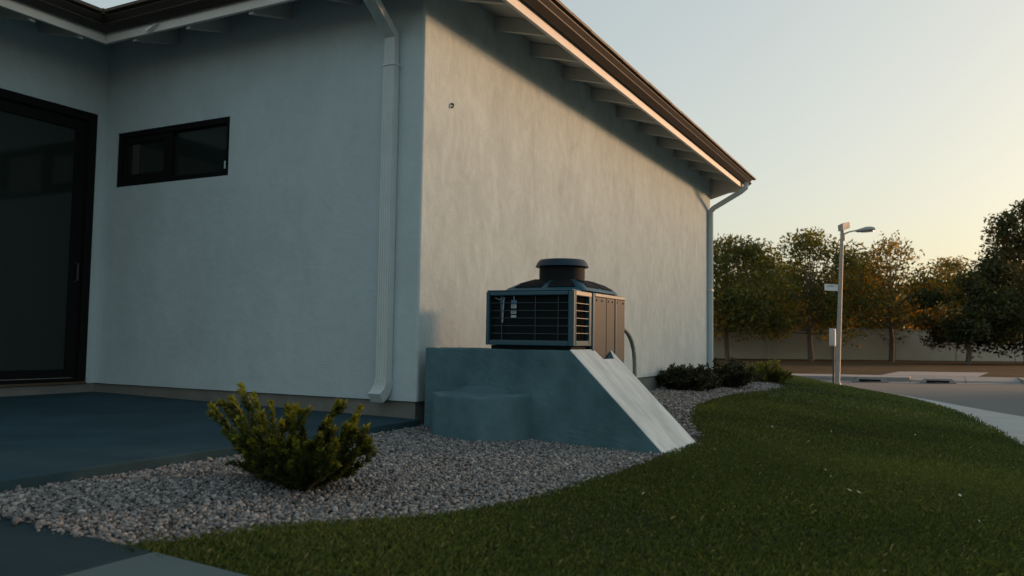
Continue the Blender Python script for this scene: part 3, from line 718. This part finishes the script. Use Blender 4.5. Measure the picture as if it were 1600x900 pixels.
# pale house beyond the wall
FH = empty('distant_house'); tag(FH, 'pale low house glimpsed through the trees behind the boundary wall', 'house')
hc = atd(1255, 505, 68)
box('wall', (hc.x-6,hc.y,-.5), (hc.x+4,hc.y+7,2.9), 'farwall', FH)
MB().add([(hc.x-6.6,hc.y-.5,2.9),(hc.x+4.6,hc.y-.5,2.9),(hc.x+4.6,hc.y+7.5,2.9),(hc.x-6.6,hc.y+7.5,2.9),(hc.x-4,hc.y+3.5,4.3),(hc.x+2,hc.y+3.5,4.3)],
         [(0,1,5,4),(1,2,5),(2,3,4,5),(3,0,4),(3,2,1,0)]).build('roof', 'farroof', FH)
for dx in (-4.6,-1.2,1.8): 
    w_ = box('window', (hc.x+dx,hc.y-.05,.9), (hc.x+dx+1.3,hc.y-.002,2.2), 'sign', FH); box('pane', (hc.x+dx+.08,hc.y-.058,.98), (hc.x+dx+1.22,hc.y-.052,2.12), 'glass', w_)

# unseen house added up-sun of the lawn to shade ground and lower wall
NH = empty('added_shade_house'); tag(NH, 'unseen house added beyond the right edge to block the low sun', 'house')
nc = Vector((.7,1.0,0)) + Vector((math.sin(SUN_AZ), math.cos(SUN_AZ), 0))*37
e1 = Vector((math.cos(SUN_AZ), -math.sin(SUN_AZ), 0)); e2 = Vector((math.sin(SUN_AZ), math.cos(SUN_AZ), 0))
def nq(u, v, z): return tuple(nc + e1*u + e2*v + Vector((0,0,z)))
def nbox(u0,u1,v0,v1,z0,z1,nm,m,par):
    return MB().add([nq(u0,v0,z0),nq(u1,v0,z0),nq(u1,v1,z0),nq(u0,v1,z0),nq(u0,v0,z1),nq(u1,v0,z1),nq(u1,v1,z1),nq(u0,v1,z1)],[(3,2,1,0),(4,5,6,7),(0,1,5,4),(1,2,6,5),(2,3,7,6),(3,0,4,7)]).build(nm,m,par)
nbox(-8,14,0,8,-.5,3.3,'wall','farwall',NH)
MB().add([nq(-8.6,-.6,3.3),nq(14.6,-.6,3.3),nq(14.6,8.6,3.3),nq(-8.6,8.6,3.3),nq(-7.5,4,6.4),nq(13.5,4,6.4)],[(0,1,5,4),(1,2,5),(2,3,4,5),(3,0,4),(3,2,1,0)]).build('roof','farroof',NH)
for u in (-6,-2,3,8):
    w_ = nbox(u,u+1.6,-.06,-.002,.7,2.1,'window','sign',NH); nbox(u+.1,u+1.5,-.07,-.062,.8,2.0,'pane','glass',w_)

# ------------------------------------------------------------------ trees
leafA = mat_attr('leaf_green', [(0,(.042,.058,.020)),(.45,(.098,.115,.036)),(.72,(.22,.19,.04)),(1,(.50,.28,.035))], .6, trans=.5, tcol=(1.6,1.3,.5))  # orange ramp end holds the painted sun glow of tinted lobes
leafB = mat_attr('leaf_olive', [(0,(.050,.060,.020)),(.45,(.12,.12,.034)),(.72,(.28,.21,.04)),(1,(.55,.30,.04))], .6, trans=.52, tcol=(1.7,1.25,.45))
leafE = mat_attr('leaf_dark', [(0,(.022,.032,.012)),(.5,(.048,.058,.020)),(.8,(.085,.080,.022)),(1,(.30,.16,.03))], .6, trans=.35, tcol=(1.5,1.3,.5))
leafC = mat_attr('leaf_sun_glow', [(0,(.10,.07,.012)),(.5,(.24,.12,.016)),(1,(.42,.19,.025))], .6, trans=.5, tcol=(1.6,1.1,.5))  # orange leaf colour stands in for sunlight shining through foliage

def leaves(name, centers, radii, count, size, m, parent, seed, flat=.75, glow_tint=None):
    rs = np.random.RandomState(seed); nC = len(centers)
    w = np.array(radii)**2.4; idx = rs.choice(nC, count, p=w/w.sum())
    d = rs.normal(size=(count,3)); d /= np.linalg.norm(d, axis=1)[:,None]
    r = rs.uniform(.02,1.35,count)**.6
    c = np.array(centers)[idx] + d*(np.array(radii)[idx]*r)[:,None]*np.array([1,1,flat])
    n = rs.normal(size=(count,3))+np.array([0,0,.5]); n /= np.linalg.norm(n,axis=1)[:,None]
    a = np.cross(n, rs.normal(size=(count,3))); a /= np.linalg.norm(a,axis=1)[:,None]; b = np.cross(n,a)
    s = size*rs.uniform(.6,1.35,count)[:,None]
    V = np.empty((count,4,3)); V[:,0] = c-a*s; V[:,1] = c+b*s*.42; V[:,2] = c+a*s; V[:,3] = c-b*s*.42
    o = np_mesh(name, V.reshape(-1,3), np.arange(count*4), 4, m, np.clip(rs.beta(2,2.4,count)*(.75 if glow_tint is not None else 1)+(np.array(glow_tint)[idx] if glow_tint is not None else 0),0,1), parent)
    return o
def make_tree(base, H_, spread, crown_lo, label, m, seed, lobes=26, count=9000, leafs=.17, lean=(0,0), trunk_r=.13, top=None):
    rs = np.random.RandomState(seed)
    T = empty('street_tree'); tag(T, label, 'tree', 'trees along the boundary wall')
    base = Vector(base); centers = []; radii = []; glow_tints = []
    tp = base + Vector((lean[0], lean[1], H_*.72))
    trunk = [base+Vector((0,0,-.1)), base.lerp(tp,.25)+Vector((rs.uniform(-.12,.12),0,0)), base.lerp(tp,.55)+Vector((rs.uniform(-.15,.15),0,0)), tp]
    mb = MB().tube(trunk, [trunk_r*1.25,trunk_r,trunk_r*.7,trunk_r*.25], 9)
    for i in range(lobes):
        h = crown_lo + (H_-crown_lo)*rs.beta(1.5,1.4); t = (h-crown_lo)/(H_-crown_lo)
        wid = spread*(math.sin(math.pi*min(1,(t*.80+.22)))**.7)
        a = rs.uniform(0, 2*math.pi); rr = wid*math.sqrt(rs.uniform(.05,1))
        c = base + Vector((lean[0]*t+rr*math.cos(a), lean[1]*t+rr*math.sin(a), h)); centers.append(tuple(c)); radii.append(rs.uniform(.55,1.1)*spread*.36*(1.15-.5*t)); glow_tints.append(rs.uniform(.25,.62) if (t < .55 and rs.uniform() < .30) else rs.uniform(-.05,.12))  # some low lobes shifted to orange, painting sun glow into the crown
        st = base.lerp(tp, min(.95, .30+.5*t)); md = st.lerp(c,.55)+Vector((0,0,-.15))
        mb.tube([st, md, c], [trunk_r*.38, trunk_r*.22, .012], 5)
    mb.build('trunk', 'bark', T, smooth=True)
    leaves('crown', centers, radii, count, leafs, m, T, seed+50, glow_tint=glow_tints)
    return T
def gp(px, D): p = atd(px, 540, D); return (p.x, p.y, -.45)
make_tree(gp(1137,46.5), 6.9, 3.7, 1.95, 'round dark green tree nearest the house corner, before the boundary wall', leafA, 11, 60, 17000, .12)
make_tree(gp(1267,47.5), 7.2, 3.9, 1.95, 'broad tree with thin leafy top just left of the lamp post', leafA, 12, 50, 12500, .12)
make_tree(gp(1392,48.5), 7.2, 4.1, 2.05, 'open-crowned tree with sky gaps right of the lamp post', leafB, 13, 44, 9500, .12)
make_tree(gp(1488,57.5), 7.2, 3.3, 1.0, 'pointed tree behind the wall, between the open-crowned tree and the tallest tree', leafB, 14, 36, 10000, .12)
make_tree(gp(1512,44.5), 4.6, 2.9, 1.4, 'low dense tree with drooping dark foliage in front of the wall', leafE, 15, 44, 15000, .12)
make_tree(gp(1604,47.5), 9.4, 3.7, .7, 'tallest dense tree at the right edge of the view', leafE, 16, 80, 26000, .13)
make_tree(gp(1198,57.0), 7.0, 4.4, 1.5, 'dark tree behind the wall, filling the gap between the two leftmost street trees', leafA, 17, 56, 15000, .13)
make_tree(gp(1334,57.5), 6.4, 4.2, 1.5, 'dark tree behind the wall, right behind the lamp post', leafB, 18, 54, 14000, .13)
for k,(px,D,h,sp,lab) in enumerate(((1235,57,4.8,2.6,'tree with painted sun glow behind the wall, left of the lamp post'),(1415,58,5.0,3.0,'tree with painted sun glow behind the wall below the open-crowned tree'),(1330,60,4.6,2.6,'tree with painted sun glow behind the wall, seen past the lamp post'),(1570,58,4.5,2.6,'tree with painted sun glow behind the wall at the far right'))):
    p = atd(px, 540, D); make_tree((p.x,p.y,-.45), h, sp, .9, lab, leafC, 30+k, 20, 4200, .19)  # orange trees paint the sunlit glow seen between the front crowns

# ------------------------------------------------------------------ shrubs
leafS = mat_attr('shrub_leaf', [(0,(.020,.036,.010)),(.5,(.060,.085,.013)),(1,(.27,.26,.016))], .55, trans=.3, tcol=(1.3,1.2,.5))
leafD = mat_attr('shrub_dark', [(0,(.020,.026,.013)),(.6,(.042,.048,.02)),(1,(.11,.10,.04))], .6, trans=.2)
leafL = mat_attr('shrub_light', [(0,(.06,.075,.02)),(.5,(.17,.17,.03)),(1,(.42,.36,.06))], .55, trans=.3, tcol=(1.3,1.2,.5))
def shrub(label, c, rx, ry, h, m, seed, stems=46, per=110, leaf=.020, up=.55, group=None, tips=None, wid=.36):
    rs = np.random.RandomState(seed)
    B = empty('shrub'); tag(B, label, 'shrub', group)
    mb = MB(); P = []; A_ = []; RN = []; SZ = []
    z0 = float(zg([(c[0],c[1])])[0])-.02; targets = []
    for i in range(stems):
        if tips is not None and i < len(tips): tx, ty, tz = tips[i]
        else:
            a = rs.uniform(0,2*math.pi); rr = math.sqrt(rs.uniform(.02,1)); tx = c[0]+rx*rr*math.cos(a); ty = c[1]+ry*rr*math.sin(a); tz = z0+h*(1-.50*rr**2)*rs.uniform(.40,.80 if tips is not None else .92)
        targets.append((tx,ty,tz))
    for i,(tx,ty,tz) in enumerate(targets):
        b = np.array([c[0]+rs.uniform(-.34,.34)*rx, c[1]+rs.uniform(-.34,.34)*ry, z0]); t = np.array([tx,ty,tz])
        mid = b*.45+t*.55; mid[2] -= .10*(t[2]-b[2]); mid += rs.normal(size=3)*.012
        path = catmull([b,mid,t], 5); mb.tube([tuple(p) for p in path], list(np.linspace(.007,.002,len(path))), 5)
        big = tips is not None and i < len(tips)
        nl = int(per*(1.6 if big else 1))
        for sgm in range(3):                                  # main shoot + side shoots
            if sgm == 0: q0, q1, k0 = b, t, .30
            else:
                s = rs.uniform(.45,.85); q0 = path[int(s*(len(path)-1))]; q1 = q0 + (t-b)*rs.uniform(.12,.26) + rs.normal(size=3)*.035; q1[2] += .02; k0 = .0
                mb.tube([tuple(q0),tuple(q1)], [.003,.0015], 4)
            n = nl if sgm == 0 else nl//3
            u = k0+(1-k0)*rs.uniform(0,1,n)**.8
            if sgm == 0:
                fi = u*(len(path)-1); i0 = np.minimum(fi.astype(int), len(path)-2); f_ = (fi-i0)[:,None]; pos = path[i0]*(1-f_)+path[i0+1]*f_
            else: pos = q0+(q1-q0)*u[:,None]
            ax = (q1-q0)/np.linalg.norm(q1-q0)
            d = rs.normal(size=(n,3)); d -= (d@ax)[:,None]*ax; d /= np.linalg.norm(d,axis=1)[:,None]
            d = d*(1-up)+ax*up; d /= np.linalg.norm(d,axis=1)[:,None]
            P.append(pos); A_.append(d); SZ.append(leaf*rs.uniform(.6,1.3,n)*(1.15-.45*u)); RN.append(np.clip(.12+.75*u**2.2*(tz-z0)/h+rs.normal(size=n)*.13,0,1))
    P = np.vstack(P); A_ = np.vstack(A_); SZ = np.concatenate(SZ)[:,None]; RN = np.concatenate(RN); n = len(P)
    b_ = np.cross(A_, rs.normal(size=(n,3))); b_ /= np.linalg.norm(b_,axis=1)[:,None]
    V = np.empty((n,4,3)); V[:,0] = P; V[:,1] = P+A_*SZ*.9+b_*SZ*wid; V[:,2] = P+A_*SZ*2; V[:,3] = P+A_*SZ*.9-b_*SZ*wid
    np_mesh('foliage', V.reshape(-1,3), np.arange(n*4), 4, m, RN, B); mb.build('stem', 'stem', B, smooth=True)
    return B
tips = []
for (px,py,yy) in ((330,632,-2.30),(352,630,-2.35),(376,601,-2.25),(396,615,-2.28),(362,622,-2.42),(372,655,-2.45),(424,628,-2.18),(448,634,-2.3),(462,634,-2.35),(472,642,-2.22),(392,690,-2.55),(424,690,-2.6),(515,655,-2.2),(530,627,-2.1),(564,634,-2.2),(556,650,-2.28),(578,688,-2.25),(570,680,-2.35),(525,690,-2.5),(410,645,-2.4),(440,660,-2.5),(462,690,-2.55),(548,665,-2.4),(500,680,-2.45),(350,672,-2.4)):
    d = ray(px,py); q = CAM+d*((yy+.15-CAM.y)/d.y); tips.append((q.x,q.y,q.z))
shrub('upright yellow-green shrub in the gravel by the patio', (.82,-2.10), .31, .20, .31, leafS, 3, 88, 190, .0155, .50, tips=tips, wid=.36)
shrub('low dark shrub against the house wall, nearest the plinth', (.36,5.75), .44, .42, .44, leafD, 4, 70, 60, .030, .4, 'shrubs at the far end of the house')
shrub('taller dark shrub at the far house corner, middle of three', (.55,7.15), .48, .42, .52, leafD, 5, 75, 60, .032, .4, 'shrubs at the far end of the house')
shrub('yellow-green shrub beyond the house corner at the gravel tip', (.70,9.45), .42, .36, .48, leafL, 6, 55, 60, .034, .5, 'shrubs at the far end of the house')

# ------------------------------------------------------------------ gravel stones (stuff)
M['stone'] = mat_attr('stone', [(0,(.05,.05,.052)),(.35,(.145,.145,.147)),(.7,(.245,.242,.24)),(.9,(.38,.365,.345)),(1,(.25,.18,.125))], .85)
phi = (1+5**.5)/2
ico = np.array([(-1,phi,0),(1,phi,0),(-1,-phi,0),(1,-phi,0),(0,-1,phi),(0,1,phi),(0,-1,-phi),(0,1,-phi),(phi,0,-1),(phi,0,1),(-phi,0,-1),(-phi,0,1)])/math.sqrt(1+phi*phi)
icf = np.array([(0,11,5),(0,5,1),(0,1,7),(0,7,10),(0,10,11),(1,5,9),(5,11,4),(11,10,2),(10,7,6),(7,1,8),(3,9,4),(3,4,2),(3,2,6),(3,6,8),(3,8,9),(4,9,5),(2,4,11),(6,2,10),(8,6,7),(9,8,1)])
def stones(n, ybox, smin, smax, seed):
    rs = np.random.RandomState(seed)
    xy = np.column_stack([rs.uniform(.05,1.95,n), rs.uniform(*ybox,n)])
    # ragged edge: spill a little past the border
    ok = inside(xy+rs.normal(size=(n,2))*.018, GRAV)
    blk = (xy[:,0] > XL-.01) & (xy[:,0] < XT+.05) & (xy[:,1] > YF-.01) & (xy[:,1] < 1.03)
    stp_ = ((xy[:,0]-cx)/(ra-.01))**2+((xy[:,1]-YF)/(rb-.01))**2 < 1
    xy = xy[ok & ~blk & ~stp_]; n = len(xy)
    s = smin+(smax-smin)*rs.beta(1.3,3.2,n)
    q = rs.normal(size=(n,4)); q /= np.linalg.norm(q,axis=1)[:,None]; w,x,y,z = q.T
    Rm = np.stack([np.stack([1-2*(y*y+z*z),2*(x*y-z*w),2*(x*z+y*w)],1),np.stack([2*(x*y+z*w),1-2*(x*x+z*z),2*(y*z-x*w)],1),np.stack([2*(x*z-y*w),2*(y*z+x*w),1-2*(x*x+y*y)],1)],1)
    sc = np.column_stack([rs.uniform(.8,1.3,n), rs.uniform(.6,1.0,n), rs.uniform(.4,.8,n)])*s[:,None]
    V = ico[None]*sc[:,None,:]*(1+np.clip(rs.normal(size=(n,12,1))*.27,-.5,.6))
    V = np.einsum('nij,nkj->nki', Rm, V); V[:,:,2] *= .8
    z0 = zg(xy)+s*rs.uniform(-.15,.6,n)-.008
    V += np.column_stack([xy, z0])[:,None,:]
    Fc = (icf[None]+(np.arange(n)*12)[:,None,None]).reshape(-1)
    return V.reshape(-1,3), Fc, np.repeat(np.clip(rs.beta(2,2,n),0,1), 20)
v1,f1,r1 = stones(64000, (-3.3,1.4), .004, .0165, 1)
v2,f2_,r2 = stones(22000, (1.4,10.0), .010, .026, 2)
gr = np_mesh('gravel', np.vstack([v1,v2]), np.concatenate([f1,f2_+len(v1)]), 3, 'stone', np.concatenate([r1,r2]))
stuff(gr); tag(gr, 'loose grey gravel covering the bed along the house', 'gravel')

# ------------------------------------------------------------------ grass (stuff)
M['grass'] = mat_attr('grass_blade', [(0,(.030,.048,.012)),(.45,(.075,.108,.024)),(.85,(.135,.155,.038)),(1,(.24,.21,.09))], .6, trans=.3, tcol=(1.2,1.2,.5))
def blades(n, ylo, yhi, xlo, xhi, hmin, hmax, wd, seed):
    rs = np.random.RandomState(seed); xy = np.column_stack([rs.uniform(xlo,xhi,n), rs.uniform(ylo,yhi,n)])
    xy = xy[inside(xy+rs.normal(size=(n,2))*.026, LAWN)]
    # keep what the camera's surroundings can see
    n = len(xy); z = zg(xy)-.016
    h = rs.uniform(hmin,hmax,n); pat = .5+.5*np.sin(xy[:,0]*2.1+1.3*np.sin(xy[:,1]*1.7))*np.sin(xy[:,1]*2.6+1.1*np.sin(xy[:,0]*3.1))
    h *= (.75+.4*pat)*np.where(rs.uniform(size=n) < .03, 1.35, 1)
    a = rs.uniform(0,2*math.pi,n); t = np.column_stack([np.cos(a),np.sin(a),np.zeros(n)]); b = np.column_stack([-np.sin(a),np.cos(a),np.zeros(n)])
    ln = rs.uniform(.1,.75,n); w = wd*rs.uniform(.6,1.2,n); P = np.column_stack([xy,z])
    V = np.empty((n,4,3)); upz = np.array([0,0,1.])
    V[:,0] = P-b*w[:,None]; V[:,1] = P+b*w[:,None]
    mid = P+upz*(h*.6)[:,None]+t*(h*ln*.25)[:,None]
    V[:,2] = mid+b*(w*.75)[:,None]; tipp = P+upz*(h*(1-.25*ln))[:,None]+t*(h*ln)[:,None]
    V[:,3] = tipp
    Fc = np.array([0,1,2, 0,2,3])[None]+(np.arange(n)*4)[:,None]
    big = .5+.5*np.sin(xy[:,0]*1.1+xy[:,1]*.35+1.2*np.sin(xy[:,1]*.8))*np.sin(xy[:,1]*.9-.6*xy[:,0]+.5); r = np.clip(-.02+.28*pat+.40*big+rs.normal(size=n)*.19,0,.93); dry = rs.uniform(size=n) < .018; r[dry] = 1
    return V.reshape(-1,3), Fc.reshape(-1), np.repeat(r,2)
parts = [blades(330000,-3.3,1.0,1.0,4.7,.016,.034,.0016,21), blades(110000,1.0,5.5,1.0,4.7,.020,.042,.0034,22), blades(80000,5.5,19,-1.5,4.5,.026,.055,.0065,23)]
vv, ff, rr, o_ = [], [], [], 0
for v,f,r in parts: vv.append(v); ff.append(f+o_); rr.append(r); o_ += len(v)
gs = np_mesh('grass', np.vstack(vv), np.concatenate(ff), 3, 'grass', np.concatenate(rr)); stuff(gs); tag(gs, 'short mown green lawn grass sloping to the street', 'grass')
# pale petals and bits lying on the lawn
lt = MB()
for px,py in ((1117,703),(1207,667),(1263,690),(1299,674),(1298,745),(1516,700),(1328,767),(1290,735),(1530,815),(1382,893),(1430,680),(1005,772),(1342,770),(1500,775)):
    z = -.1
    for it in range(6):
        p = onz(px,py,z); z = float(zg([(p.x,p.y)])[0])+.022
    s = random.uniform(.006,.013); a = random.uniform(0,6.3); c_, s_ = math.cos(a)*s, math.sin(a)*s
    lt.add([(p.x-c_,p.y-s_,z),(p.x+s_*.6,p.y-c_*.6,z+.006),(p.x+c_,p.y+s_,z+.010),(p.x-s_*.6,p.y+c_*.6,z+.004),(p.x,p.y,z-.002)],[(0,1,2,3),(0,4,1),(1,4,2),(2,4,3),(3,4,0)])
lo = lt.build('petals', 'litter'); stuff(lo); tag(lo, 'pale scattered petals lying on the lawn', 'petals')
